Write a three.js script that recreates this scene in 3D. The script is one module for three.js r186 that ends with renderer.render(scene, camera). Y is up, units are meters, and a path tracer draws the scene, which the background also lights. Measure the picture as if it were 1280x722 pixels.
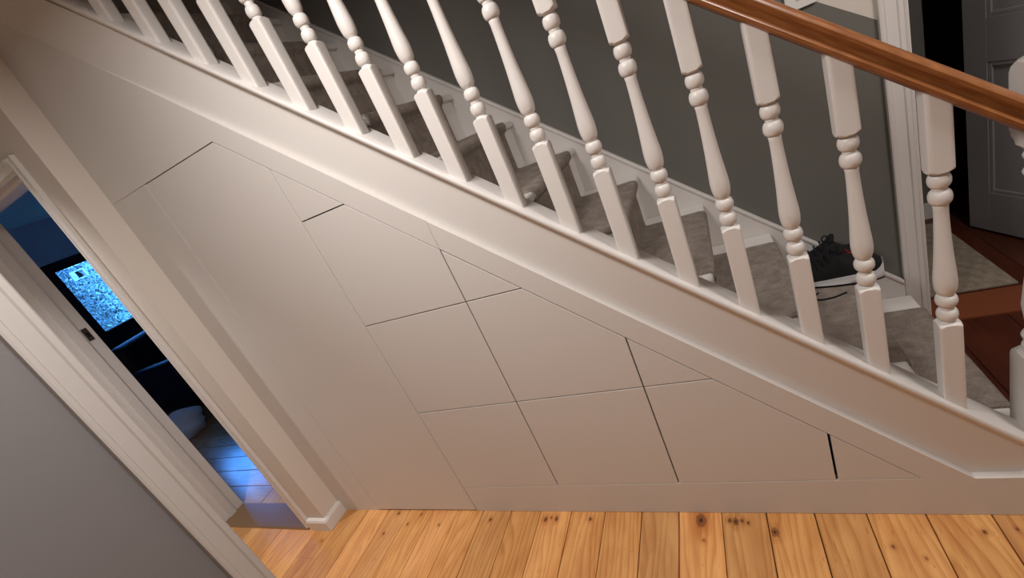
import * as THREE from 'three';
import { mergeGeometries, toCreasedNormals } from 'three/addons/utils/BufferGeometryUtils.js';
import { RoundedBoxGeometry } from 'three/addons/geometries/RoundedBoxGeometry.js';
import { ImprovedNoise } from 'three/addons/math/ImprovedNoise.js';
import { RectAreaLightUniformsLib } from 'three/addons/lights/RectAreaLightUniformsLib.js';

// ------------------------------------------------------------------ camera, sky, lamp, exposure
const scene = new THREE.Scene();
const camera = new THREE.PerspectiveCamera(2 * Math.atan(361 / 559.08) * 180 / Math.PI, 1280 / 722, 0.03, 60);
camera.position.set(0, 1.4372, 1.1);
{
  const right = new THREE.Vector3(0.868958, -0.3886803, -0.3063325);
  const up = new THREE.Vector3(0.2145562, 0.8536814, -0.4745459);
  const back = new THREE.Vector3(0.4459571, 0.3466348, 0.825207);
  camera.quaternion.setFromRotationMatrix(new THREE.Matrix4().makeBasis(right, up, back));
}
camera.updateMatrixWorld();
scene.background = new THREE.Color().setRGB(0.9, 3.9, 12.5);        // blue evening daylight, seen through the far window only
const WARM = new THREE.Color().setRGB(1, 0.955, 0.925);
const PENDANT = { x: -0.68, y: 2.26, z: 0.72, size: 0.34, strength: 62 };
const PANEL = { x: 1.1, y: 2.47, z: 0.22, size: 0.4, strength: 40 };
const LOBBY = { x: -2.42, y: 2.485, z: 0.46, power: 7.5 };
const renderer = new THREE.WebGLRenderer({ antialias: true });
renderer.toneMapping = THREE.LinearToneMapping;
renderer.toneMappingExposure = 0.95;
renderer.shadowMap.enabled = true;

// ------------------------------------------------------------------ helpers
let seed = 20231;
const rnd = () => { seed = (seed * 1664525 + 1013904223) >>> 0; return seed / 4294967296; };
const perlin = new ImprovedNoise();
const noise = (x, y, z = 0.5) => perlin.noise(x, y, z);
const fbm = (x, y, z) => noise(x, y, z) * 0.55 + noise(x * 2.1, y * 2.1, z + 7) * 0.3 + noise(x * 4.3, y * 4.3, z + 13) * 0.15;
const creased = (g, angle) => toCreasedNormals(g.scale(100, 100, 100), angle).scale(0.01, 0.01, 0.01);   // its vertex matching works to 1 cm
const used = {};
function numbered(name) { const n = used[name] ?? 0; used[name] = n + 1; return n ? `${name}_${String(n).padStart(3, '0')}` : name; }
function tag(o, label, category, group) {
  o.userData.label = label; o.userData.category = category;
  if (group) o.userData.group = group;
  return o;
}
function join(geometries) {
  const list = (Array.isArray(geometries) ? geometries : [geometries]).map((g) => (g.index ? g.toNonIndexed() : g));
  if (list.length === 1) return list[0];
  for (const g of list) for (const k of Object.keys(g.attributes)) if (!['position', 'normal', 'uv'].includes(k)) g.deleteAttribute(k);
  return mergeGeometries(list);
}
function obj(name, geometries, material, parent = scene) {
  const m = new THREE.Mesh(join(geometries), material);
  m.name = numbered(name); m.castShadow = true; m.receiveShadow = true;
  parent.add(m);
  return m;
}
function thing(name, label, category, [x, y, z] = [0, 0, 0], group) {
  const g = new THREE.Group(); g.name = numbered(name); g.position.set(x, y, z); scene.add(g);
  return tag(g, label, category, group);
}
function struct(name, geometries, material, parent) {
  const m = obj(name, geometries, material, parent);
  if (!parent) m.userData.kind = 'structure';
  return m;
}
function structGroup(name) { const g = new THREE.Group(); g.name = numbered(name); g.userData.kind = 'structure'; scene.add(g); return g; }
function bx(x0, x1, y0, y1, z0, z1) {
  const g = new THREE.BoxGeometry(x1 - x0, y1 - y0, z1 - z0);
  const p = g.attributes.position, n = g.attributes.normal, uv = g.attributes.uv;
  g.translate((x0 + x1) / 2, (y0 + y1) / 2, (z0 + z1) / 2);
  for (let i = 0; i < p.count; i++) {                                 // uv in metres
    const ax = Math.abs(n.getX(i)), ay = Math.abs(n.getY(i));
    uv.setXY(i, ax > 0.5 ? p.getZ(i) : p.getX(i), ay > 0.5 ? p.getZ(i) : p.getY(i));
  }
  return g;
}
function rbx(x0, x1, y0, y1, z0, z1, r = 0.004, s = 2) {
  return new RoundedBoxGeometry(x1 - x0, y1 - y0, z1 - z0, s, r).translate((x0 + x1) / 2, (y0 + y1) / 2, (z0 + z1) / 2);
}
// a polygon in the xy plane given thickness from z0 to z1, its edges eased by b
function prism(points, z0, z1, b = 0) {
  const shape = new THREE.Shape(points.map(([x, y]) => new THREE.Vector2(x, y)));
  const g = new THREE.ExtrudeGeometry(shape, b
    ? { depth: z1 - z0 - 2 * b, bevelEnabled: true, bevelThickness: b, bevelSize: b, bevelOffset: -b, bevelSegments: 2, curveSegments: 8 }
    : { depth: z1 - z0, bevelEnabled: false, curveSegments: 8 });
  return g.translate(0, 0, z0 + b);
}
// pull each edge of a convex, counter-clockwise polygon inwards by its own distance
function inset(points, distances) {
  const n = points.length, lines = points.map((p, i) => {
    const q = points[(i + 1) % n], dx = q[0] - p[0], dy = q[1] - p[1], l = Math.hypot(dx, dy), nx = -dy / l, ny = dx / l;
    const d = Array.isArray(distances) ? distances[i] : distances;
    return { nx, ny, c: nx * p[0] + ny * p[1] + d };
  });
  return points.map((_, i) => {
    const a = lines[(i + n - 1) % n], b = lines[i], det = a.nx * b.ny - a.ny * b.nx;
    return [(a.c * b.ny - a.ny * b.c) / det, (a.nx * b.c - a.c * b.nx) / det];
  });
}
function tube(points, r, seg = 24, rad = 8) {
  return new THREE.TubeGeometry(new THREE.CatmullRomCurve3(points.map((p) => new THREE.Vector3(...p))), seg, r, rad);
}
// a turned post: rows of [y, radius], cut from a square bar of half width a (a big radius leaves the bar square)
function turned(rows, a, corner = 0.003, smooth = 0.55) {
  const N = 48, pos = [], idx = [], uv = [];
  for (const [y, r] of rows) for (let i = 0; i <= N; i++) {
    const t = i / N * Math.PI * 2, c = Math.cos(t), s = Math.sin(t);
    const q = Math.min(r, a / Math.max(Math.abs(c), Math.abs(s)), (a * 2 - corner) / (Math.abs(c) + Math.abs(s)));
    pos.push(q * c, y, q * s); uv.push(i / N * a * 8, y);
  }
  for (let j = 0; j < rows.length - 1; j++) for (let i = 0; i < N; i++) {
    const k = j * (N + 1) + i;
    idx.push(k, k + N + 1, k + 1, k + 1, k + N + 1, k + N + 2);
  }
  const cap = (j, top) => {
    const c = pos.length / 3; pos.push(0, rows[j][0], 0); uv.push(0, 0);
    for (let i = 0; i < N; i++) { const k = j * (N + 1) + i; top ? idx.push(c, k + 1, k) : idx.push(c, k, k + 1); }
  };
  cap(0, false); cap(rows.length - 1, true);
  const g = new THREE.BufferGeometry();
  g.setAttribute('position', new THREE.Float32BufferAttribute(pos, 3));
  g.setAttribute('uv', new THREE.Float32BufferAttribute(uv, 2));
  g.setIndex(idx); g.computeVertexNormals();
  return creased(g, smooth);
}

// ------------------------------------------------------------------ textures and materials
function texture(w, h, fn, srgb = true) {
  const d = new Uint8Array(w * h * 4);
  for (let y = 0; y < h; y++) for (let x = 0; x < w; x++) {
    const c = fn(x / w, y / h), k = (y * w + x) * 4;
    d[k] = c[0]; d[k + 1] = c[1]; d[k + 2] = c[2]; d[k + 3] = 255;
  }
  const t = new THREE.DataTexture(d, w, h);
  t.magFilter = THREE.LinearFilter; t.minFilter = THREE.LinearMipmapLinearFilter; t.generateMipmaps = true;
  t.wrapS = t.wrapT = THREE.RepeatWrapping; t.anisotropy = 8;
  if (srgb) t.colorSpace = THREE.SRGBColorSpace;
  t.needsUpdate = true;
  return t;
}
const lerp3 = (a, b, t) => [a[0] + (b[0] - a[0]) * t, a[1] + (b[1] - a[1]) * t, a[2] + (b[2] - a[2]) * t];
const clamp = (v) => Math.max(0, Math.min(1, v));
const std = (o) => new THREE.MeshStandardMaterial(o);

const grainBump = texture(256, 256, (u, v) => { const k = 128 + 60 * fbm(u * 40, v * 40, 3) + 40 * (rnd() - 0.5); return [k, k, k]; }, false);
const rollerBump = texture(256, 256, (u, v) => { const k = 128 + 90 * fbm(u * 24, v * 24, 9); return [k, k, k]; }, false);
const rep = (t, s) => { const c = t.clone(); c.repeat.set(s, s); c.needsUpdate = true; return c; };

const M = {
  white: std({ color: 0xdcd7d2, roughness: 0.42, bumpMap: rep(rollerBump, 3), bumpScale: 0.0004 }),      // satin painted wood
  panel: std({ color: 0xd6d1cc, roughness: 0.55, bumpMap: rep(rollerBump, 3), bumpScale: 0.0004 }),
  plaster: std({ color: 0xd6cdc3, roughness: 0.85, bumpMap: rep(rollerBump, 2), bumpScale: 0.0008 }),
  ceiling: std({ color: 0xe6e2dc, roughness: 0.9 }),
  dimmedWhite: std({ color: 0xb2aca7, roughness: 0.5, bumpMap: rep(rollerBump, 3), bumpScale: 0.0004 }),  // white paint darkened in its colour to stand for weaker light on the near architrave
  doorGrey: std({ color: 0x8f8d8e, roughness: 0.5 }),
  stairGrey: std({ color: 0x6b6963, roughness: 0.85, bumpMap: rep(rollerBump, 2), bumpScale: 0.0008 }),
  hallGrey: std({ color: 0x737070, roughness: 0.8, bumpMap: rep(rollerBump, 2), bumpScale: 0.0006 }),
  backWall: std({ color: 0xdcdfe3, roughness: 0.9 }),
  black: std({ color: 0x0b0a0a, roughness: 0.9 }),
  voidWood: std({ color: 0x2a211a, roughness: 0.95 }),
  rubber: std({ color: 0xe4e4e6, roughness: 0.5 }),
  shoe: std({ color: 0x07070a, roughness: 0.85, bumpMap: rep(grainBump, 12), bumpScale: 0.001 }),
  red: std({ color: 0x9c2418, roughness: 0.7 }),
  metal: std({ color: 0x6b6152, roughness: 0.35, metalness: 0.9 }),
  frame: std({ color: 0x0d0f14, roughness: 0.4 }),
  leather: std({ color: 0x0c0c0e, roughness: 0.6 }),
  cushion: std({ color: 0xe4e8ee, roughness: 0.9 }),
  plastic: std({ color: 0xe2dfda, roughness: 0.35 }),
};
const carpetTex = texture(256, 256, (u, v) => {
  const k = 0.86 + 0.22 * fbm(u * 9, v * 9, 2) + 0.24 * (rnd() - 0.5);
  return [176 * k, 161 * k, 149 * k];
});
const carpetBump = texture(256, 256, () => { const k = 255 * rnd(); return [k, k, k]; }, false);
M.carpet = std({ map: rep(carpetTex, 3), bumpMap: rep(carpetBump, 5), bumpScale: 0.004, roughness: 1 });
const rugTex = texture(256, 256, (u, v) => {
  const k = 0.86 + 0.22 * fbm(u * 7, v * 7, 22) + 0.2 * (rnd() - 0.5);
  return [222 * k, 202 * k, 178 * k];
});
M.rug = std({ map: rep(rugTex, 2), bumpMap: rep(carpetBump, 4), bumpScale: 0.004, roughness: 1 });

// pine board: growth rings wandering round knots; one texture covers width x 1.1 m of board
function pine(width, i, knots, light, dark, knotColour) {
  const W = 96, H = 640, L = 1.1, off = i * 17.3;
  const bend = rnd() * 0.6 + 0.5, tone = 0.88 + 0.19 * rnd(), pink = rnd() * 0.5, centre = rnd() * width;
  return texture(W, H, (u, v) => {
    const x = u * width, z = v * L;
    let warp = 0, knot = 0, halo = 0;
    for (const [kx, kz, r, s = 1] of knots) {
      const dx = x - kx, dz = (z - kz) / 1.5, d = Math.hypot(dx, dz);
      warp += Math.sign(dx || 1) * 0.9 * r * Math.exp(-((d / (r * 2.2)) ** 2));
      const e = d / r * (1 + 0.25 * noise(x * 160 + off, z * 120));
      knot = Math.max(knot, s * clamp(1.6 - e * 1.4) * (0.7 + 0.3 * Math.sin(e * 9)));
      halo = Math.max(halo, s * clamp(1.2 - d / (r * 2.4)));
    }
    const q = (x - centre + warp) * 55 * bend + 2.2 * noise(x * 9 + off, z * 1.5, 1) + 1.1 * noise(x * 25, z * 3 + off, 4);
    let ring = q - Math.floor(q); ring = ring < 0.75 ? ring / 0.75 : (1 - ring) / 0.25;
    const fibre = noise(x * 700, z * 14 + off, 2) * 0.5 + noise(x * 300 + off, z * 5, 6) * 0.5;
    const patch = fbm(x * 12 + off, z * 4, 11);
    let t = clamp(0.17 + 0.4 * ring * ring + 0.3 * fibre + 0.6 * patch + 0.5 * halo);
    let c = lerp3(light, dark, t);
    c = lerp3(c, [218, 166, 128], clamp(0.35 * pink + 0.5 * pink * noise(x * 8, z * 2.2 + off, 20)));
    c = lerp3(c, knotColour, clamp(knot));
    if (noise(x * 240 + off, z * 22, 31) > 0.56) c = lerp3(c, dark, 0.55);
    return c.map((k) => Math.max(0, Math.min(255, k * tone)));
  });
}
// a plank lying along z (z0 to z1) between x0 and x1, top at y = top, arrises eased
function plank(x0, x1, z0, z1, top, thick, width, zStart, ch = 0.0016) {
  const g = prism([[x0, top - thick], [x1, top - thick], [x1, top - ch], [x1 - ch, top], [x0 + ch, top], [x0, top - ch]], z0, z1);
  const p = g.attributes.position, uv = g.attributes.uv;
  for (let i = 0; i < p.count; i++) uv.setXY(i, (p.getX(i) - x0) / width * 0.98 + 0.01, (p.getZ(i) - zStart) / 1.1);
  return g;
}

// ------------------------------------------------------------------ measures
const SLOPE = 0.9373;                                   // pitch of the stairs
const diag = (x) => 0.4397 - SLOPE * x;                 // upper joint of the cupboard doors
const ledge = (x) => 0.538 - 0.9363 * x;                // upper edge of the cupboard face frame
const atDiag = (y) => (0.4397 - y) / SLOPE;
const RISE = 0.2, GOING = 0.2134;
const nose = (k) => 0.577 - GOING * (k - 1);
const HALL_LEFT = -1.41, HALL_Z = 0.62, CEIL = 2.5, WALLZ = -0.86;

// ------------------------------------------------------------------ floors
{
  const floor = structGroup('floor');
  const edges = [-3.06, -2.93, -2.795, -2.66, -2.525, -2.39, -2.258, -2.125, -1.989, -1.854, -1.717, -1.585, -1.446, -1.307, -1.172, -1.032, -0.897, -0.763, -0.626, -0.488, -0.358, -0.22, -0.087, 0.047, 0.179, 0.316, 0.455, 0.59, 0.73, 0.865, 1.0];
  const knots = {                                       // where the photograph shows them: [x in board, z + 0.1, radius]
    '-0.358': [[0.07, 0.128, 0.0165], [0.075, 0.2, 0.005, 0.6]], '-0.22': [[0.022, 0.128, 0.006], [0.04, 0.131, 0.0095], [0.058, 0.128, 0.006, 0.8], [0.075, 0.135, 0.004]],
    '-0.897': [[0.03, 0.135, 0.0075], [0.075, 0.132, 0.0075], [0.052, 0.126, 0.004]], '-0.763': [[0.08, 0.13, 0.006]], '-0.087': [[0.014, 0.165, 0.0105, 0.9]],
    '-1.172': [[0.05, 0.14, 0.006]], '-1.585': [[0.08, 0.12, 0.005], [0.03, 0.17, 0.0045]], '-1.446': [[0.07, 0.17, 0.005, 0.8]], '-1.717': [[0.07, 0.115, 0.0075, 0.9], [0.05, 0.22, 0.005]],
    '0.179': [[0.03, 0.2, 0.005, 0.7], [0.09, 0.23, 0.004, 0.6]], '0.316': [[0.1, 0.15, 0.005, 0.9]], '0.455': [[0.03, 0.14, 0.004, 0.8]], '-2.125': [[0.09, 0.27, 0.006, 0.7]],
  };
  for (let i = 0; i < edges.length - 1; i++) {
    const x0 = edges[i], x1 = edges[i + 1], w = x1 - x0;
    const kn = (knots[x0] ?? []).slice();
    for (let k = 0; k < 2; k++) kn.push([rnd() * w, 0.45 + rnd() * 0.6, 0.004 + rnd() * 0.004, 0.8]);
    const map = pine(w, i, kn, [230, 172, 105], [172, 105, 50], [58, 27, 14]);
    const mat = std({ map, roughness: 0.36, bumpMap: map, bumpScale: 0.0006 });
    const gap = [0.0011, 0.0017, 0.0013][i % 3], dy = (rnd() - 0.5) * 0.0012;
    const from = x1 <= -2.03 ? 0.105 : -0.02, to = x1 <= HALL_LEFT - 0.02 ? 0.78 : 3;
    const joints = { '-2.125': [0.257], '-2.39': [0.36], '-1.717': [0.52], '-2.66': [0.22] }[x0] ?? [];
    let z = from;
    for (const end of [...joints, to]) {
      obj('floorboard', plank(x0 + gap, x1 - gap, z + (z > from ? 0.001 : 0), end, dy, 0.02, w, z > from ? z - 0.37 : -0.1), mat, floor);
      z = end;
    }
  }
  obj('subfloor', bx(-3.06, 1.0, -0.06, -0.024, -0.03, 3), M.voidWood, floor);
}
{ // red-brown boards of the passage behind the foot of the stairs and of the dark room
  const floor = structGroup('floor');
  for (let i = 0; i < 9; i++) {
    const x0 = 0.5 + i * 0.19, map = pine(0.19, 60 + i, [], [78, 31, 15], [52, 19, 9], [30, 10, 5]);
    const mat = std({ map, roughness: 0.4 });
    obj('floorboard', plank(x0 + 0.0008, x0 + 0.1892, i < 3 ? -0.885 : -0.885, -0.031, i < 3 ? 0 : 0, 0.02, 0.19, -0.885), mat, floor);
    obj('floorboard', plank(x0 + 0.0008, x0 + 0.1892, -3.4, -1.062, 0, 0.02, 0.19, -3.4), mat, floor);
  }
  for (let i = 0; i < 8; i++) {
    const x0 = 1.0 + i * 0.15, map = pine(0.15, 80 + i, [], [78, 31, 15], [52, 19, 9], [30, 10, 5]);
    obj('floorboard', plank(x0 + 0.0008, x0 + 0.1492, -0.03, 3, 0, 0.02, 0.15, -0.03), std({ map, roughness: 0.4 }), floor);
  }
  obj('subfloor', bx(0.5, 2.2, -0.06, -0.024, -3.4, -0.031), M.voidWood, floor);
  obj('subfloor', bx(1.001, 2.2, -0.06, -0.024, -0.03, 3), M.voidWood, floor);
}
{ // pine boards of the daylit back room, laid across
  const floor = structGroup('floor');
  const along = (z0, z1, x0, x1, mat) => {
    const w = z1 - z0, g = plank(0.0015, w - 0.0015, 0, x1 - x0, 0, 0.02, w, 0);
    g.rotateY(-Math.PI / 2).translate(0, 0, 0);           // length along -x, width along z
    return g.translate(x1, 0, z0);
  };
  for (let i = 0; i < 30; i++) {
    const z1 = -0.036 - i * 0.135, map = i < 8 ? pine(0.135, 100 + i, [[0.05, rnd(), 0.006], [0.09, rnd(), 0.005]], [200, 165, 120], [150, 105, 62], [60, 34, 20]) : null;
    const mat = map ? std({ map, roughness: 0.17 }) : std({ color: 0xb08a60, roughness: 0.17 });
    if (i < 4) { obj('floorboard', along(z1 - 0.135, z1, -6.6, -2.78, mat), mat, floor); } else obj('floorboard', along(z1 - 0.135, z1, -6.6, -2.1, mat), mat, floor);
  }
  for (let i = 0; i < 5; i++) {
    const map = pine(0.15, 120 + i, [], [200, 165, 120], [150, 105, 62], [60, 34, 20]);
    obj('floorboard', plank(-2.777 + i * 0.145, -2.777 + i * 0.145 + 0.142, -0.572, -0.037, 0, 0.02, 0.145, -0.6), std({ map, roughness: 0.17 }), floor);
  }
  obj('subfloor', bx(-6.6, -2.1, -0.06, -0.024, -4.1, -0.037), M.voidWood, floor);
}
// door sill between hall and back room, and bar across the dark doorway
struct('trim_1', prism([[-0.037, -0.02], [0.118, -0.02], [0.118, 0.004], [0.112, 0.009], [-0.031, 0.009], [-0.037, 0.005]].map(([z, y]) => [z, y]), 0, 0.775)
  .rotateY(-Math.PI / 2).translate(-2.18, 0, 0), std({ color: 0x7d6146, roughness: 0.24 }));
struct('trim_2', bx(0.64, 1.38, -0.02, 0.006, -1.06, -0.888), std({ color: 0x80452a, roughness: 0.5 }));

// ------------------------------------------------------------------ ceilings and walls
struct('ceiling', bx(-3.2, 2.3, CEIL, 2.68, 0.0, 3.1), M.ceiling);
struct('ceiling_001', bx(0.7, 2.3, CEIL, 2.68, -1.06, -0.001), M.ceiling);
struct('ceiling_002', bx(-6.7, -2.06, 2.4, 2.58, -4.2, -0.04), M.ceiling);
struct('ceiling_003', bx(0.5, 2.3, 2.4, 2.58, -3.5, -1.06), M.ceiling);
struct('ceiling_004', bx(-3.2, 0.8, 4.6, 4.7, -1.1, 0.1), M.ceiling);
struct('wall_upstairs', [bx(-3.2, 0.8, 2.68, 4.6, 0.02, 0.1), bx(0.7, 0.8, 2.68, 4.6, -1.06, 0.02), bx(0.64, 0.72, CEIL, 4.6, -1.06, -0.9), bx(0.64, 0.72, CEIL, 2.7, -0.9, 0.0), bx(-3.2, -3.1, 2.58, 4.6, -1.06, 0.02)], M.stairGrey);
struct('floor_landing', bx(-3.1, -2.03, 2.585, 2.6, -0.93, 0.02), M.carpet);
struct('wall_near', bx(HALL_LEFT - 0.1, HALL_LEFT, 0, CEIL, HALL_Z, 3), M.hallGrey);
struct('wall_lobby', [bx(-3.16, -3.06, 0, CEIL, 0.1, 0.85), bx(-3.06, HALL_LEFT - 0.1, 0, CEIL, 0.78, 0.85)], M.plaster);
struct('wall_front', bx(HALL_LEFT - 0.1, 2.3, 0, CEIL, 3, 3.1), M.plaster);
struct('wall_right', bx(2.2, 2.3, 0, CEIL, -3.5, 3), M.plaster);
// wall at the left with the doorway to the back room: pier beside the cupboard, head, far pier
struct('wall_left', [bx(-2.19, -2.03, 0, CEIL, -0.036, 0.1), bx(-2.96, -2.19, 1.955, CEIL, -0.036, 0.1), bx(-3.16, -2.96, 0, CEIL, -0.036, 0.1)], M.plaster);
// wall along the stairs: grey below a line at the pitch of the stairs, cream above it
const paint = (x) => 1.347 - 0.828 * (x - 0.412);
struct('wall_stair', prism([[-3.1, -0.02], [0.64, -0.02], [0.64, paint(0.64)], [-3.1, paint(-3.1)]], -1.062, WALLZ), M.stairGrey);
struct('wall_stair_upper', prism([[-3.1, paint(-3.1)], [0.64, paint(0.64)], [0.64, 4.6], [-3.1, 4.6]], -1.062, WALLZ), M.plaster);
struct('wall_stair_right', [bx(0.64, 1.39, 2.02, CEIL, -1.062, WALLZ), bx(1.39, 2.2, 0, CEIL, -1.062, WALLZ)], M.stairGrey);
struct('wall_dark_room', [bx(0.5, 0.6, 0, 2.4, -3.4, -1.06), bx(0.5, 2.2, 0, 2.4, -3.5, -3.4), bx(0.6, 1.03, 0, 2.4, -3.4, -1.88)], M.stairGrey);
// back room
struct('wall_back_room', [bx(-6.7, -2.045, 0, 2.4, -4.2, -4.1), bx(-2.1, -2.045, 0, 2.4, -4.1, -0.036), bx(-6.7, -3.16, 0, 2.4, -0.036, 0.1)], M.backWall);
struct('wall_window', [bx(-6.7, -6.6, 0, 2.4, -1.44, -0.036), bx(-6.7, -6.6, 0, 2.4, -4.1, -3.1), bx(-6.7, -6.6, 1.95, 2.4, -3.1, -1.44)], M.backWall);

// skirting round the pier, doorway lining and architraves
{
  const prof = [[0, 0], [0.018, 0], [0.018, 0.056], [0.013, 0.066], [0.006, 0.07], [0, 0.07]];
  const pts = [[-2.152, 0.1], [-2.03, 0.1], [-2.03, 0.0]];
  const out = [[-2.152, 0.12], [-2.012, 0.12], [-2.012, 0.0]];
  // mitred skirting: sweep the profile along the pier's two faces
  const rows = prof.map(([d, y]) => pts.map((p, i) => [p[0] + (out[i][0] - p[0]) * d / 0.018, y, p[1] + (out[i][1] - p[1]) * d / 0.018]));
  const pos = [];
  const quad = (p, q, r, s) => pos.push(...p, ...q, ...r, ...p, ...r, ...s);
  for (let j = 0; j < rows.length - 1; j++) for (let i = 0; i < 2; i++) quad(rows[j][i], rows[j][i + 1], rows[j + 1][i + 1], rows[j + 1][i]);
  for (const e of [0, 2]) for (let j = 1; j < rows.length - 1; j++) pos.push(...rows[0][e], ...rows[e ? j + 1 : j][e], ...rows[e ? j : j + 1][e]);
  const g = new THREE.BufferGeometry(); g.setAttribute('position', new THREE.Float32BufferAttribute(pos, 3));
  g.setAttribute('uv', new THREE.Float32BufferAttribute(new Float32Array(pos.length / 3 * 2), 2)); g.computeVertexNormals();
  struct('baseboard_left', g, M.white);
}
// architrave section: u across its width from the opening outwards, d proud of the wall
const archSection = (w, t) => [[0, 0], [w, 0], [w, t * 0.9], [w * 0.93, t], [w * 0.8, t], [w * 0.76, t * 0.72], [w * 0.3, t * 0.62], [w * 0.24, t * 0.85], [w * 0.06, t * 0.85], [0, t * 0.6]];
function upright(w, t, h, put) {                         // put([u, d]) gives [x, z] on plan
  const s = new THREE.Shape(archSection(w, t).map((p) => { const [x, z] = put(p); return new THREE.Vector2(x, -z); }));
  return new THREE.ExtrudeGeometry(s, { depth: h, bevelEnabled: false }).rotateX(-Math.PI / 2);
}
{
  const door = structGroup('door_1');                    // the cased opening to the back room
  obj('lining', [bx(-2.213, -2.19, 0.009, 1.955, -0.036, 0.1), bx(-2.96, -2.937, 0.009, 1.955, -0.036, 0.1), bx(-2.937, -2.213, 1.935, 1.955, -0.036, 0.1)], M.white, door);
  obj('door_stop', [bx(-2.937, -2.925, 0.009, 1.935, 0.02, 0.06), bx(-2.925, -2.225, 1.923, 1.935, 0.02, 0.06), bx(-2.225, -2.213, 0.009, 1.935, 0.02, 0.06)], M.white, door);
  obj('architrave', upright(0.05, 0.016, 1.985, ([u, d]) => [-2.203 + u, 0.1 + d]), M.white, door);
  obj('architrave', upright(0.05, 0.016, 1.985, ([u, d]) => [-2.947 - u, 0.1 + d]), M.white, door);
  obj('architrave', [bx(-2.947, -2.203, 1.945, 1.985, 0.1, 0.112), bx(-2.947, -2.203, 1.972, 1.985, 0.112, 0.117)], M.white, door);
  const sp = obj('strike_plate', [rbx(-2.9385, -2.9355, 1.255, 1.325, -0.018, 0.008, 0.0008)], M.metal, door);
  obj('latch_hole', bx(-2.9357, -2.935, 1.275, 1.3, -0.012, -0.001), M.black, sp);
}
{ // white architrave on the end of the near wall
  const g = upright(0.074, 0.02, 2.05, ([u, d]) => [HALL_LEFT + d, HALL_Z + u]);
  const s = struct('trim_3', [g, bx(HALL_LEFT - 0.1, HALL_LEFT, 0, 2.05, HALL_Z - 0.002, HALL_Z)], M.dimmedWhite);
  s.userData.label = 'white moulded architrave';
}

// ------------------------------------------------------------------ cupboard built in under the stairs
{
  const cab = thing('understairs_cupboard', 'white built-in cupboard under the stairs with flush handleless doors and fronts', 'cupboard');
  const X0 = -1.7826, X1 = -1.2044, X2 = -0.7636, X3 = -0.3216, X4 = 0.1232, Y0 = 1.713, Y1 = 1.3837, Y2 = 0.9697, Y3 = 0.5587, Y4 = 0.1439;
  const T = 0.022, B = 0.0009, LEFT = -2.03;
  // gaps (half widths): horizontal joints, thin uprights, wide uprights, slope
  const h = 0.002, v = 0.0018, V3 = 0.0022, V4 = 0.0034, s = 0.0016;
  const front = (name, pts, d) => obj(name, prism(inset(pts, d), -T, 0, B), M.panel, cab);
  const P = (y) => [atDiag(y), y], D = (x) => [x, diag(x)];
  // counter-clockwise: bottom, right side, slope, top, left side
  front('door', [[X0, 0.006], [X1, 0.006], D(X1), P(Y0), [X0, Y0]], [0.001, v, s, 0.002, v]);
  front('corner_panel', [[X1, Y1], P(Y1), D(X1)], [h, s, v]);
  front('drawer_front', [[X1, Y2], [X2, Y2], D(X2), P(Y1), [X1, Y1]], [h, v, s, h, v]);
  front('drawer_front', [[X1, Y3], [X2, Y3], [X2, Y2], [X1, Y2]], [h, v, h, v]);
  front('drawer_front', [[X1, Y4], [X2, Y4], [X2, Y3], [X1, Y3]], [0.0016, v, h, v]);
  front('corner_panel', [[X2, Y2], P(Y2), D(X2)], [h, s, v]);
  front('drawer_front', [[X2, Y3], [X3, Y3], D(X3), P(Y2), [X2, Y2]], [h, V3, s, h, v]);
  front('drawer_front', [[X2, Y4], [X3, Y4], [X3, Y3], [X2, Y3]], [0.0016, V3, h, v]);
  front('corner_panel', [[X3, Y3], P(Y3), D(X3)], [h, s, V3]);
  front('drawer_front', [[X3, Y4], [X4, Y4], D(X4), P(Y3), [X3, Y3]], [0.0016, V4, s, h, V3]);
  front('corner_panel', [[X4, Y4], P(Y4), D(X4)], [0.0016, s, V4]);
  // fixed face frame: long sloping band, plinth, filler and the wall panel over the tall door
  const K = 0.4245;                                      // where the sloping edge turns level
  obj('face_frame', prism([[X1 + v, 0], [0.62, 0], [0.62, 0.1405], [K, 0.1405], [X2 + 0.0002, ledge(X2)], [X2 + 0.0002, diag(X2) + s], [atDiag(Y4), Y4], [X1 + v, Y4]], -T, 0, 0.0022), M.panel, cab);
  obj('face_frame', prism([[X2 - 0.0002, diag(X2) + s], [X2 - 0.0002, ledge(X2)], [LEFT, ledge(LEFT)], [LEFT, Y0 + 0.0002], [X0, Y0 + 0.0014], [atDiag(Y0), Y0 + 0.0014]], -T, 0, 0.0006), M.panel, cab);
  obj('filler_panel', prism([[LEFT, 0], [X0 - v, 0], [X0 - v, Y0 - 0.0002], [LEFT, Y0 - 0.0002]], -T, 0, 0.0006), M.panel, cab);
  // dark inside, so that the joints read as gaps
  obj('carcass', [bx(LEFT, 0.45, -0.02, 0.0, -0.82, -0.03), prism([[LEFT, 0], [0.3, 0], [LEFT, 1.9]], -0.82, -0.8)], M.voidWood, cab);
}

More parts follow.
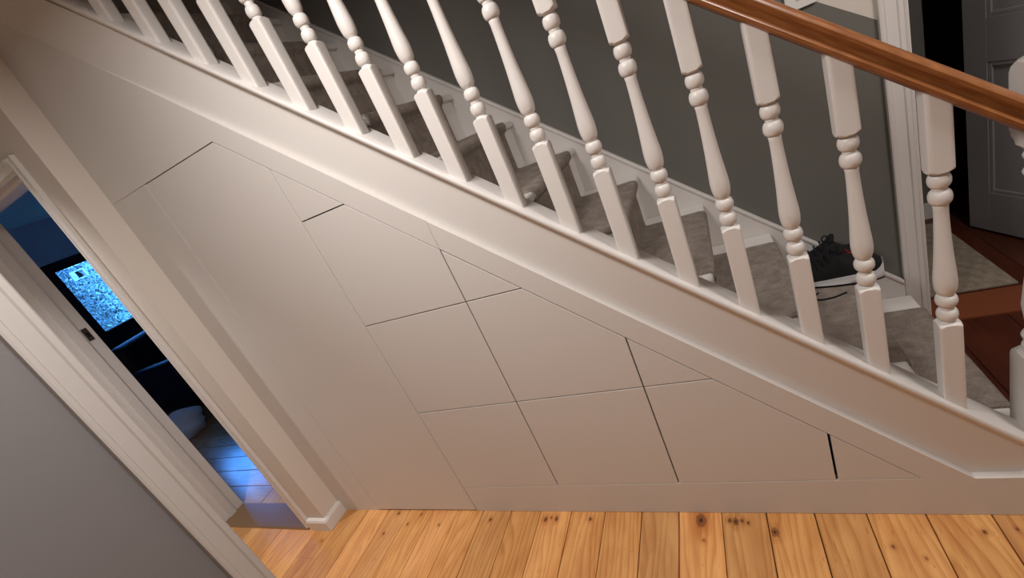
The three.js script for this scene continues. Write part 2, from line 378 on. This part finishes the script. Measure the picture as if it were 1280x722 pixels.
// ------------------------------------------------------------------ staircase
{
  const st = thing('staircase', 'white painted wooden staircase rising to the left above the cupboard', 'staircase');
  // outer string, a touch out of line with the cupboard below it
  const xa = -2.03, xb = 0.5395, cap = (x) => 0.726 - 0.9333 * x;
  const zs = (x) => { const t = clamp((x + 1.15) / -0.7); return -0.0195 + 0.0235 * t * t * (3 - 2 * t); };
  const cols = []; for (let i = 0; i <= 40; i++) cols.push(xa + (xb - xa) * i / 40);
  cols.push(0.4245); cols.sort((a, b) => a - b);
  const low = (x) => (x > 0.4245 ? 0.1395 : ledge(x) - 0.001), pos = [];
  const quad = (a, b, c, d) => pos.push(...a, ...b, ...c, ...a, ...c, ...d);
  cols.slice(1).forEach((x1, i) => {
    const x0 = cols[i], f = (x, y, d) => [x, y, zs(x) - d], t = 0.034;
    quad(f(x0, low(x0), 0), f(x1, low(x1), 0), f(x1, cap(x1), 0), f(x0, cap(x0), 0));
    quad(f(x1, low(x1), t), f(x0, low(x0), t), f(x0, cap(x0), t), f(x1, cap(x1), t));
    quad(f(x0, cap(x0), 0), f(x1, cap(x1), 0), f(x1, cap(x1), t), f(x0, cap(x0), t));
    quad(f(x0, low(x0), t), f(x1, low(x1), t), f(x1, low(x1), 0), f(x0, low(x0), 0));
  });
  quad([xb, low(xb), zs(xb)], [xb, low(xb), zs(xb) - 0.034], [xb, cap(xb), zs(xb) - 0.034], [xb, cap(xb), zs(xb)]);
  quad([xa, low(xa), zs(xa) - 0.034], [xa, low(xa), zs(xa)], [xa, cap(xa), zs(xa)], [xa, cap(xa), zs(xa) - 0.034]);
  const str = new THREE.BufferGeometry(); str.setAttribute('position', new THREE.Float32BufferAttribute(pos, 3));
  str.setAttribute('uv', new THREE.Float32BufferAttribute(pos.flatMap((_, k) => (k % 3 === 0 ? [pos[k], pos[k + 1]] : [])), 2));
  str.computeVertexNormals();
  obj('outer_string', creased(str, 0.5), M.white, st);
  // steps
  for (let k = 1; k <= 12; k++) {
    const x = nose(k), y = RISE * k - 0.006;
    obj('tread', rbx(x - GOING - 0.03, x, y - 0.028, y, -0.834, -0.056, 0.009, 3), M.white, st);
    obj('riser', bx(x - 0.034, x - 0.018, y - RISE + 0.001, y - 0.028, -0.834, -0.058), M.white, st);
  }
  obj('riser', bx(nose(13) - 0.034, nose(13) - 0.018, 2.395, 2.585, -0.834, -0.058), M.white, st);
  // wall string with a moulded top
  const wy = (x) => 0.782 - 0.931 * x, w = WALLZ + 0.001;
  obj('wall_string', [prism([[0.562, 0.0], [0.562, wy(0.562) - 0.016], [-2.03, wy(-2.03) - 0.016], [-2.03, 1.8], [0.3, 0]], w, -0.834),
    prism([[0.562, wy(0.562) - 0.016], [0.562, wy(0.562)], [-2.03, wy(-2.03)], [-2.03, wy(-2.03) - 0.016]], w, -0.83, 0.004)], M.white, st);
}
{ // carpet runner: one strip over treads, noses and risers
  const t = 0.009, z0 = -0.72, z1 = -0.185, line = [];
  for (let k = 1; k <= 12; k++) {
    const x = nose(k), y = RISE * k - 0.006;
    if (k === 1) line.push([x - 0.012, 0.004]);
    line.push([x - 0.012, y - RISE + (k === 1 ? 0.02 : 0.012)], [x - 0.012, y - 0.045], [x - 0.008, y - 0.036], [x + 0.003, y - 0.028], [x + 0.0075, y - 0.014], [x + 0.005, y + 0.001], [x - 0.004, y + 0.0075], [x - 0.018, y + t], [x - GOING - 0.001, y + t]);
  }
  const back = [];
  for (let k = 12; k >= 1; k--) { const x = nose(k), y = RISE * k - 0.006; back.push([x - GOING - 0.02, y - 0.0002], [x - 0.0175, y - 0.0002], [x - 0.0175, y - RISE + 0.002]); }
  const g = prism([...line, ...back], z0, z1);
  const p = g.attributes.position, uv = g.attributes.uv;
  for (let i = 0; i < p.count; i++) uv.setXY(i, p.getZ(i), p.getX(i) * 0.7 - p.getY(i) * 0.7);
  tag(obj('stair_carpet', creased(g, 0.9), M.carpet), 'taupe carpet runner laid down the middle of the white stairs', 'carpet');
}

// ------------------------------------------------------------------ balustrade
const axisZ = -0.036, A = 0.0212;
{
  const ba = thing('balustrade', 'white turned balustrade with stained wooden handrail along the open side of stairs', 'balustrade');
  const slopeBar = (section, x0, x1, at) => {            // a bar of (z, y) section running down the pitch, ends cut upright
    const pos = [], n = section.length, at0 = (x) => section.map(([z, y]) => [x, at(x) + y, z]);
    const a = at0(x0), b = at0(x1), q = (p, r, s, u) => pos.push(...p, ...r, ...s, ...p, ...s, ...u);
    for (let i = 0; i < n; i++) { const j = (i + 1) % n; q(a[i], b[i], b[j], a[j]); }
    for (let i = 1; i < n - 1; i++) { pos.push(...a[0], ...a[i], ...a[i + 1]); pos.push(...b[0], ...b[i + 1], ...b[i]); }
    const g = new THREE.BufferGeometry(); g.setAttribute('position', new THREE.Float32BufferAttribute(pos, 3));
    const uv = []; for (let i = 0; i < pos.length; i += 3) uv.push(pos[i + 2] * 1 + pos[i + 1] * 0.5 + pos[i] * 0.47, pos[i] * 1.37);
    g.setAttribute('uv', new THREE.Float32BufferAttribute(uv, 2)); g.computeVertexNormals();
    return creased(g, 0.7);
  };
  // base rail on the string
  const base = [[-0.084, 0.028], [-0.084, -0.003], [-0.012, -0.003], [-0.007, 0.001], [-0.005, 0.006], [0.001, 0.01], [0.0035, 0.014], [0.004, 0.022], [0.002, 0.0265], [-0.002, 0.028]];
  obj('base_rail', slopeBar(base.slice().reverse(), -2.03, 0.545, (x) => 0.7275 - 0.9335 * x), M.white, ba);
  // handrail
  const rail = [];
  const half = [[0.027, 0], [0.033, 0.004], [0.0345, 0.012], [0.031, 0.018], [0.0225, 0.023], [0.0195, 0.03], [0.0225, 0.037], [0.031, 0.042], [0.034, 0.05], [0.031, 0.058], [0.021, 0.065], [0.008, 0.068]];
  for (const [z, y] of half) rail.push([axisZ + z, y]);
  for (const [z, y] of half.slice().reverse()) rail.push([axisZ - z, y]);
  const railTex = texture(64, 512, (u, v) => {
    const q = u * 14 + 2 * noise(u * 4, v * 6, 3) + 0.8 * noise(u * 40, v * 8, 8), r = Math.abs((q % 1 + 1) % 1 - 0.5) * 2;
    return lerp3([166, 108, 62], [122, 72, 38], clamp(0.2 + 0.5 * r + 0.4 * noise(u * 80, v * 14, 5)));
  });
  railTex.repeat.set(8, 1);
  obj('handrail', slopeBar(rail.slice().reverse(), -2.03, 0.545, (x) => 1.5085 - 0.9235 * x), std({ map: railTex, roughness: 0.32 }), ba);
  // balusters: [height above the lower bead, radius]; a square block keeps a large radius
  const Q = 0.1;
  const lower = [[-0.268, Q], [-0.03, Q], [-0.0275, A * 1.36], [-0.0245, A * 1.22], [-0.022, A * 1.08], [-0.0205, A * 0.92], [-0.02, 0.0155]];
  const bead = (y, r, hgt) => { const o = []; for (let i = 0; i <= 10; i++) { const a = Math.PI * (i / 10 - 0.5); o.push([y + Math.sin(a) * hgt, 0.0125 + (r - 0.0125) * Math.cos(a)]); } return o; };
  const shaft = [[-0.0205, 0.0155], [-0.0165, 0.0135], ...bead(0, 0.0197, 0.0145), [0.017, 0.0128], [0.0215, 0.0128], ...bead(0.038, 0.0202, 0.0145), [0.0545, 0.0135], [0.058, 0.0165], [0.066, 0.0192], [0.078, 0.0207], [0.09, 0.0211], [0.103, 0.0205], [0.125, 0.0188], [0.16, 0.0163], [0.2, 0.0143], [0.24, 0.0129], [0.266, 0.0125], [0.274, 0.0135],
    ...bead(0.2915, 0.0202, 0.0155), [0.3095, 0.013], [0.313, 0.013], ...bead(0.3285, 0.0197, 0.0145), [0.3445, 0.0135], [0.348, 0.0155]];
  const upper = [[0.3475, 0.0155], [0.348, A * 0.92], [0.3495, A * 1.08], [0.352, A * 1.22], [0.355, A * 1.36], [0.358, Q], [0.508, Q]];
  const xs = [0.4014, 0.26, 0.1337, 0.0083, -0.1152, -0.2416, -0.3644, -0.4875, -0.6134, -0.7346, -0.8552, -0.9828, -1.108, -1.233, -1.358, -1.483, -1.609, -1.735];
  // feet and heads cut to the pitch
  const shear = (rows, end) => { const g = turned(rows, A), p = g.attributes.position; for (let i = 0; i < p.count; i++) if (end(p.getY(i))) p.setY(i, p.getY(i) - 0.93 * p.getX(i)); g.computeVertexNormals(); return creased(g, 0.55); };
  const geo = { lower_block: shear(lower, (y) => y < -0.2), turned_shaft: turned(shaft, 0.05, 0, 1.0), upper_block: shear(upper, (y) => y > 0.5) };
  for (const x of xs) {
    const b = new THREE.Group(); b.name = numbered('baluster'); b.position.set(x, 1.0127 - 0.9308 * x, axisZ); ba.add(b);
    for (const k of Object.keys(geo)) obj(k, geo[k], M.white, b);
  }
  // newel post at the foot of the stairs
  const nA = 0.0455, nw = new THREE.Group(); nw.name = 'newel_post'; nw.position.set(0.586, 0, -0.0705); ba.add(nw);
  const ring = (y, r, hgt) => bead(y, r, hgt).map(([a, b]) => [a, Math.max(b, 0.026)]);
  obj('newel_block', turned([[0.001, Q], [0.445, Q], [0.455, nA * 1.3], [0.466, nA * 1.05], [0.472, nA * 0.85]], nA), M.white, nw);
  obj('newel_shaft', turned([[0.47, 0.034], ...ring(0.487, 0.04, 0.013), ...ring(0.516, 0.041, 0.013), [0.532, 0.026], [0.56, 0.036], [0.6, 0.041], [0.66, 0.037], [0.76, 0.029], [0.86, 0.026], [0.9, 0.026], ...ring(0.92, 0.041, 0.013), [0.94, 0.026], ...ring(0.955, 0.041, 0.013), [0.972, 0.03]], 0.06, 0, 1.0), M.white, nw);
  obj('newel_block', turned([[0.97, nA * 0.85], [0.98, nA * 1.1], [0.995, nA * 1.3], [1.005, Q], [1.118, Q], [1.13, nA * 1.3], [1.142, nA * 1.05], [1.148, nA * 0.8]], nA), M.white, nw);
  obj('newel_finial', turned([[1.147, 0.03], [1.155, 0.022], [1.165, 0.024], [1.172, 0.03], [1.185, 0.036], [1.21, 0.038], [1.232, 0.034], [1.248, 0.024], [1.255, 0.01]], 0.08, 0, 1.0), M.white, nw);
}

// ------------------------------------------------------------------ pair of trainers on the second step
{
  const shoeParts = (label, redBits) => {
    const sh = thing('shoe', label, 'shoe', [0, 0, 0], 'pair of trainers on the stairs');
    const L = 0.285, hw = (s) => 0.049 * Math.pow(clamp(Math.sin(Math.PI * Math.min(0.999, 0.06 + 0.92 * s))), 0.42) * (0.86 + 0.2 * s);
    const loft = (rows, closed) => {                      // rows of rings of points
      const pos = [], n = rows[0].length;
      for (let j = 0; j < rows.length - 1; j++) for (let i = 0; i < n; i++) {
        const k = (i + 1) % n; pos.push(...rows[j][i], ...rows[j + 1][i], ...rows[j + 1][k], ...rows[j][i], ...rows[j + 1][k], ...rows[j][k]);
      }
      for (const e of [0, rows.length - 1]) for (let i = 1; i < n - 1; i++) pos.push(...rows[e][0], ...rows[e][e ? i + 1 : i], ...rows[e][e ? i : i + 1]);
      const g = new THREE.BufferGeometry(); g.setAttribute('position', new THREE.Float32BufferAttribute(pos, 3));
      g.setAttribute('uv', new THREE.Float32BufferAttribute(pos.flatMap((_, i) => (i % 3 === 0 ? [pos[i], pos[i + 1]] : [])), 2));
      g.computeVertexNormals(); return creased(g, 1.0);
    };
    const N = 26, lowY = (s) => 0.012 * Math.pow(clamp((s - 0.72) / 0.28), 2) + 0.005 * Math.pow(clamp((0.12 - s) / 0.12), 2);
    const soleTop = (s) => 0.034 - 0.012 * s + 0.03 * Math.pow(clamp((0.1 - s) / 0.1), 2) + 0.006 * Math.sin(s * 5);
    const sole = [], upper = [];
    for (let i = 0; i <= N; i++) {
      const s = i / N, w = hw(s), y0 = lowY(s), y1 = Math.max(y0 + 0.012, soleTop(s) + y0 * 0.6), x = s * L;
      sole.push([[x, y0, -w * 0.86], [x, y0, w * 0.86], [x, y0 + 0.005, w], [x, (y0 + y1) / 2, w * 0.97], [x, y1, w * 1.02], [x, y1, -w * 1.02], [x, (y0 + y1) / 2, -w * 0.97], [x, y0 + 0.005, -w]]);
      // the upper: high at the heel, highest at the tongue, low at the toe
      const h = s < 0.08 ? 0.075 + 0.32 * s : s < 0.25 ? 0.1 - 0.1 * (s - 0.08) : s < 0.44 ? 0.083 + 0.24 * (s - 0.25) : 0.128 - 0.092 * Math.pow((s - 0.44) / 0.56, 0.85);
      const hh = Math.max(h, y1 + 0.003), ringP = [];
      for (let a = 0; a <= 10; a++) {
        const t = Math.PI * a / 10, c = Math.cos(t), q = Math.sin(t), sq = s < 0.45 ? 0.62 : 0.8;
        ringP.push([x * 0.97 + 0.004, y1 - 0.003 + (hh - y1 + 0.003) * Math.pow(q, sq), w * 0.98 * Math.sign(c) * Math.pow(Math.abs(c), s < 0.45 ? 0.75 : 0.9)]);
      }
      upper.push(ringP);
    }
    obj('sole', loft(sole.map((ring) => ring.map(([x, y, z]) => [x, y + 0.005, z]))), M.rubber, sh);
    obj('outsole', loft(sole.map((ring) => ring.map(([x, y, z], k) => [x, ring[0][1] + (k < 2 ? 0 : 0.0055), z * 0.97]))), M.shoe, sh);
    const up = obj('upper', loft(upper), M.shoe, sh);
    obj('tongue', new THREE.SphereGeometry(0.024, 12, 8).scale(0.5, 1.2, 1).rotateZ(0.5).translate(L * 0.42, 0.122, 0), M.shoe, sh);
    obj('pull_loop', new THREE.TorusGeometry(0.011, 0.0028, 6, 16).rotateY(0.5).translate(L * 0.47, 0.132, 0.004), M.shoe, sh);
    for (let k = 0; k < 4; k++) { const x = L * (0.52 + k * 0.07), y = 0.119 - 0.016 * k; obj('lace', tube([[x, y - 0.016, 0.034], [x + 0.004, y + 0.003, 0.012], [x + 0.004, y + 0.003, -0.012], [x, y - 0.016, -0.034]], 0.0028, 14, 6), M.shoe, sh); }
    if (redBits) {
      const r1 = obj('stripe', [tube([[L * 0.33, 0.1, 0.03], [L * 0.37, 0.116, 0.023]], 0.003, 6, 6), tube([[L * 0.27, 0.086, 0.043], [L * 0.34, 0.09, 0.042]], 0.0028, 6, 6)], M.red, up);
      r1.userData.label = 'small red stripes';
    }
    return sh;
  };
  const y = 0.4035, a = shoeParts('black trainer with white sole and red stripes, nearest the balusters on the stairs', true);
  a.position.set(0.455, y, -0.652); a.rotation.y = Math.PI - 0.2;
  const b = shoeParts('black trainer behind the other trainer, against the stair wall', false);
  b.position.set(0.452, y, -0.773); b.rotation.y = Math.PI - 0.07;
  tag(obj('shoelace', tube([[0.245, 0.4075, -0.612], [0.222, 0.4065, -0.585], [0.236, 0.4065, -0.565], [0.275, 0.4065, -0.563], [0.325, 0.4065, -0.583]], 0.003, 30, 6), M.shoe), 'loose black lace lying on the carpet in front of the trainer', 'shoelace');
}

// ------------------------------------------------------------------ light switch, right-hand doorway
{
  const sw = thing('light_switch', 'white square light switch plate on the grey stair wall above the handrail', 'light switch', [0.37, 1.388, WALLZ]);
  obj('face_plate', rbx(-0.043, 0.043, -0.043, 0.043, 0, 0.011, 0.003), M.plastic, sw);
  obj('rocker', rbx(-0.011, 0.011, -0.016, 0.016, 0.0095, 0.0135, 0.0015), M.plastic, sw);
}
{
  const door = structGroup('door_2');
  obj('architrave', upright(0.066, 0.02, 2.08, ([u, d]) => [0.632 - u, WALLZ + d]), M.white, door);
  obj('architrave', upright(0.066, 0.02, 2.08, ([u, d]) => [1.386 + u, WALLZ + d]), M.white, door);
  obj('architrave', bx(0.632, 1.386, 2.008, 2.08, WALLZ, WALLZ + 0.018), M.white, door);
  obj('lining', [bx(0.626, 0.645, 0.006, 2.02, -1.062, WALLZ + 0.001), bx(1.372, 1.396, 0.006, 2.02, -1.062, WALLZ + 0.001), bx(0.645, 1.372, 1.998, 2.02, -1.062, WALLZ + 0.001)], M.white, door);
  // open leaf, swung into the dark room: x along the leaf from its hinge
  const leaf = new THREE.Group(); leaf.name = 'leaf'; leaf.position.set(1.362, 0.012, -1.0); leaf.rotation.y = Math.atan2(0.655, -0.262); door.add(leaf);
  const L = 0.71, H = 1.97, t = 0.018, st = 0.1;
  obj('stile', [rbx(0, st, 0, H, -t, t, 0.002), rbx(L - st, L, 0, H, -t, t, 0.002), rbx(L / 2 - 0.045, L / 2 + 0.045, 0.2, H - 0.1, -t, t, 0.002)], M.doorGrey, leaf);
  obj('rail', [rbx(st, L - st, 0, 0.2, -t, t, 0.002), rbx(st, L - st, 0.8, 0.98, -t, t, 0.002), rbx(st, L - st, H - 0.1, H, -t, t, 0.002)], M.doorGrey, leaf);
  for (const [x0, x1] of [[st, L / 2 - 0.045], [L / 2 + 0.045, L - st]]) for (const [y0, y1] of [[0.2, 0.8], [0.98, H - 0.1]]) {
    obj('door_panel', bx(x0, x1, y0, y1, -0.006, 0.006), M.doorGrey, leaf);
    for (const sgn of [-1, 1]) {
      const z = sgn * 0.0105, m = 0.018, zz = [Math.min(z - 0.0045, z + 0.0045), Math.max(z - 0.0045, z + 0.0045)];
      obj('moulding', [rbx(x0, x0 + m, y0, y1, ...zz, 0.003), rbx(x1 - m, x1, y0, y1, ...zz, 0.003), rbx(x0 + m, x1 - m, y0, y0 + m, ...zz, 0.003), rbx(x0 + m, x1 - m, y1 - m, y1, ...zz, 0.003)], M.doorGrey, leaf);
    }
  }
}
tag(obj('rug', rbx(0.62, 1.0, 0.0005, 0.012, -1.78, -1.075, 0.004), M.rug), 'beige rug on the red-brown floor inside the dark doorway', 'rug');
struct('baseboard_dark_room', bx(0.6, 1.03, 0, 0.09, -1.88, -1.862), M.white);

// ------------------------------------------------------------------ back room: glazed door, furniture, planting outside
{
  const w = structGroup('window_1');
  const z0 = -3.1, z1 = -1.44, x0 = -6.68, x1 = -6.62;
  obj('window_frame', [bx(x0, x1, 0.0, 1.95, z1 - 0.105, z1), bx(x0, x1, 0, 1.95, z0, z0 + 0.105), bx(x0, x1, 1.845, 1.95, z0 + 0.105, z1 - 0.105), bx(x0, x1, 0, 0.12, z0 + 0.105, z1 - 0.105), bx(x0, x1, 0.97, 1.045, z0 + 0.105, z1 - 0.105), bx(x0, x1, 0.12, 1.845, -2.32, -2.22)], M.frame, w);
  for (const [a, b] of [[z0 + 0.105, -2.32], [-2.22, z1 - 0.105]]) {
    obj('pane', bx(-6.652, -6.648, 1.045, 1.845, a, b), new THREE.MeshPhysicalMaterial({ color: 0xffffff, transmission: 1, thickness: 0, roughness: 0, ior: 1.5 }), w);
    obj('lower_panel', bx(-6.66, -6.64, 0.12, 0.97, a, b), M.frame, w);
  }
  obj('window_sill', bx(-6.62, -6.59, 1.035, 1.05, z0 + 0.105, z1 - 0.105), M.plastic, w);
  struct('trim_4', bx(-6.6, -6.585, 0, 1.84, -1.435, -1.415), M.plastic);
}
{ // armchair, sofa, crumpled cushion on the floor
  const seatee = (name, label, cat, pos, rot, w) => {
    const s = thing(name, label, cat, pos); s.rotation.y = rot;
    obj('seat', rbx(-w / 2, w / 2, 0.12, 0.44, -0.38, 0.4, 0.07, 4), M.leather, s);
    obj('backrest', rbx(-w / 2, w / 2, 0.3, 0.9, -0.5, -0.28, 0.1, 5), M.leather, s);
    obj('arm', rbx(-w / 2 - 0.16, -w / 2, 0.08, 0.62, -0.48, 0.4, 0.07, 4), M.leather, s);
    obj('arm', rbx(w / 2, w / 2 + 0.16, 0.08, 0.62, -0.48, 0.4, 0.07, 4), M.leather, s);
    for (const sx of [-1, 1]) for (const sz of [-0.38, 0.32]) obj('foot', new THREE.CylinderGeometry(0.025, 0.02, 0.13, 10).translate(sx * (w / 2 + 0.06), 0.065, sz), M.black, s);
    return s;
  };
  seatee('armchair', 'dark armchair with rounded back in front of the bright window', 'armchair', [-5.55, 0, -1.5], Math.PI / 2 + 0.25, 0.6);
  seatee('sofa', 'dark sofa in the shadow of the back room behind the doorway', 'sofa', [-4.7, 0, -2.75], Math.PI * 0.5, 1.2);
  const cu = thing('cushion', 'pale crumpled cushion lying against the dark seat on the back room floor', 'cushion', [-4.72, 0, -0.78]);
  const g = new THREE.SphereGeometry(0.17, 28, 18), p = g.attributes.position;
  for (let i = 0; i < p.count; i++) {
    const x = p.getX(i), y = p.getY(i), z = p.getZ(i), k = 1 + 0.28 * noise(x * 9, y * 9, z * 9) - 0.25 * Math.exp(-(((y - 0.03 - 0.3 * z) / 0.02) ** 2));
    p.setXYZ(i, x * k, Math.max(-0.12, y * k * 0.8) + 0.12, z * k);
  }
  g.computeVertexNormals(); obj('cover', g, M.cushion, cu);
}
{ // the garden: lawn, fence, tangled shrubs
  struct('ground', bx(-24, -6.7, -0.2, -0.1, -14, 10), std({ color: 0x4d5a3c, roughness: 1 }));
  const leaf = new THREE.BufferGeometry();
  leaf.setAttribute('position', new THREE.Float32BufferAttribute([0, 0, 0, 0.011, 0.022, 0.003, 0, 0.055, 0, 0, 0, 0, 0, 0.055, 0, -0.011, 0.022, 0.003], 3));
  leaf.setAttribute('uv', new THREE.Float32BufferAttribute(new Float32Array(12), 2)); leaf.computeVertexNormals();
  const twig = new THREE.CylinderGeometry(0.004, 0.011, 0.9, 5);
  const shrub = (label, cx, cz, rz, h, n, colour) => {
    const s = thing('shrub', label, 'shrub', [cx, -0.1, cz], 'shrubs outside the far window');
    const dummy = new THREE.Object3D();
    const lm = new THREE.InstancedMesh(leaf, std({ color: colour, roughness: 0.8, side: THREE.DoubleSide }), n);
    for (let i = 0; i < n; i++) {
      const y = h * Math.pow(rnd(), 0.8), w = rz * (0.6 + 0.4 * Math.sin(Math.PI * clamp(y / h * 0.8 + 0.1)));
      dummy.position.set((rnd() - 0.5) * 1.2, y, (rnd() * 2 - 1) * w); dummy.rotation.set(rnd() * 6, rnd() * 6, rnd() * 6); dummy.scale.setScalar(0.6 + rnd()); dummy.updateMatrix(); lm.setMatrixAt(i, dummy.matrix);
    }
    lm.name = numbered('foliage'); lm.userData.kind = 'stuff'; s.add(lm);
    const m = 160, tm = new THREE.InstancedMesh(twig, std({ color: 0x8d8a78, roughness: 0.9 }), m);
    for (let i = 0; i < m; i++) { dummy.position.set((rnd() - 0.5) * 1.1, rnd() * h * 0.9, (rnd() * 2 - 1) * rz); dummy.rotation.set((rnd() - 0.5) * 2, rnd() * 6, (rnd() - 0.5) * 2); dummy.scale.set(1, 0.8 + rnd(), 1); dummy.updateMatrix(); tm.setMatrixAt(i, dummy.matrix); }
    tm.name = numbered('branches'); tm.userData.kind = 'stuff'; s.add(tm);
  };
  shrub('tangled leafy shrub seen through the left of the bright window', -9.6, -2.2, 1.1, 2.2, 9000, 0x444d49);
  shrub('pale leafy shrub at the right of the bright window', -8.9, -3.1, 0.5, 2.0, 5000, 0xc8d6cc);
  const box = thing('bird_box', 'small pale square box hanging in the shrubs outside the bright window', 'bird box', [-8.75, 1.76, -2.62]);
  obj('body', [bx(-0.06, 0.06, 0, 0.018, -0.075, 0.075), bx(-0.06, 0.06, 0.122, 0.14, -0.075, 0.075), bx(-0.06, 0.06, 0.018, 0.122, -0.075, -0.055), bx(-0.06, 0.06, 0.018, 0.122, 0.055, 0.075)], M.plastic, box);
  obj('back', bx(-0.06, -0.045, 0.018, 0.122, -0.055, 0.055), M.voidWood, box);
  obj('rod', new THREE.CylinderGeometry(0.006, 0.006, 1.86, 6).translate(-0.03, -0.93, 0), std({ color: 0x8d8a78, roughness: 0.9 }), box);
  struct('wall_garden', bx(-11.2, -11, -0.1, 2.1, -9, 5), std({ color: 0x7f8a86, roughness: 0.9 }));
}

// ------------------------------------------------------------------ the hall's ceiling lamp (above the picture)
{
  RectAreaLightUniformsLib.init();
  const down = (parent, size, strength, y) => {
    const light = new THREE.RectAreaLight(WARM, strength, size, size);
    light.position.set(0, y, 0); light.rotation.x = -Math.PI / 2; parent.add(light);
  };
  const glow = () => std({ color: 0xffffff, emissive: WARM, emissiveIntensity: 2, roughness: 0.5 });
  const p = thing('pendant_lamp', 'pendant lamp with a wide white shade hanging from the hall ceiling', 'lamp', [PENDANT.x, PENDANT.y, PENDANT.z]);
  const R = PENDANT.size * 0.74, drop = CEIL - PENDANT.y;
  obj('shade', new THREE.LatheGeometry([[R, 0], [R + 0.003, 0], [R * 0.45, 0.15], [0.02, 0.16], [0.02, 0.157], [R * 0.45 - 0.004, 0.147], [R, 0]].map(([a, b]) => new THREE.Vector2(a, b)), 40), M.dimmedWhite, p);
  obj('diffuser', new THREE.CylinderGeometry(R - 0.008, R - 0.008, 0.006, 40).translate(0, 0.008, 0), glow(), p);
  obj('cord', new THREE.CylinderGeometry(0.004, 0.004, drop - 0.18, 8).translate(0, (drop + 0.14) / 2, 0), M.black, p);
  obj('ceiling_rose', new THREE.CylinderGeometry(0.045, 0.055, 0.024, 20).translate(0, drop - 0.0125, 0), M.white, p);
  down(p, PENDANT.size, PENDANT.strength, 0.001);
  const lamp = thing('ceiling_lamp', 'square glowing light panel fixed flat under the hall ceiling by the foot of stairs', 'lamp', [PANEL.x, PANEL.y, PANEL.z]);
  const e = PANEL.size / 2, top = CEIL - PANEL.y - 0.001;
  obj('frame', [rbx(-e - 0.02, e + 0.02, 0, top, -e - 0.02, -e, 0.003), rbx(-e - 0.02, e + 0.02, 0, top, e, e + 0.02, 0.003), rbx(-e - 0.02, -e, 0, top, -e, e, 0.003), rbx(e, e + 0.02, 0, top, -e, e, 0.003)], M.white, lamp);
  obj('diffuser', bx(-e, e, 0.006, 0.02, -e, e), glow(), lamp);
  down(lamp, PANEL.size, PANEL.strength, -0.002);
  // unseen spot added over the lobby to brighten the jamb, pier and floor
  const spot = thing('added_spotlight', 'unseen round spotlight added in the ceiling to brighten the far doorway', 'spotlight', [LOBBY.x, LOBBY.y, LOBBY.z]);
  const ringShape = [[0.03, 0], [0.045, 0], [0.048, 0.006], [0.045, 0.0145], [0.03, 0.0145], [0.03, 0]].map(([a, b]) => new THREE.Vector2(a, b));
  obj('bezel', new THREE.LatheGeometry(ringShape, 28), M.white, spot);
  obj('diffuser', new THREE.CylinderGeometry(0.03, 0.03, 0.008, 24).translate(0, 0.0095, 0), std({ color: 0xffffff, emissive: WARM, emissiveIntensity: 2 }), spot);
  const beam = new THREE.SpotLight(WARM, LOBBY.power, 0, 0.64, 0.9, 2);
  beam.position.set(0, -0.01, 0); beam.target.position.set(0, -1, 0); beam.castShadow = true; beam.shadow.radius = 1.5;
  spot.add(beam); spot.add(beam.target);
}
scene.traverse((o) => { if (o.isMesh && !o.name.startsWith('diffuser')) { o.castShadow = true; o.receiveShadow = true; } });
renderer.render(scene, camera);
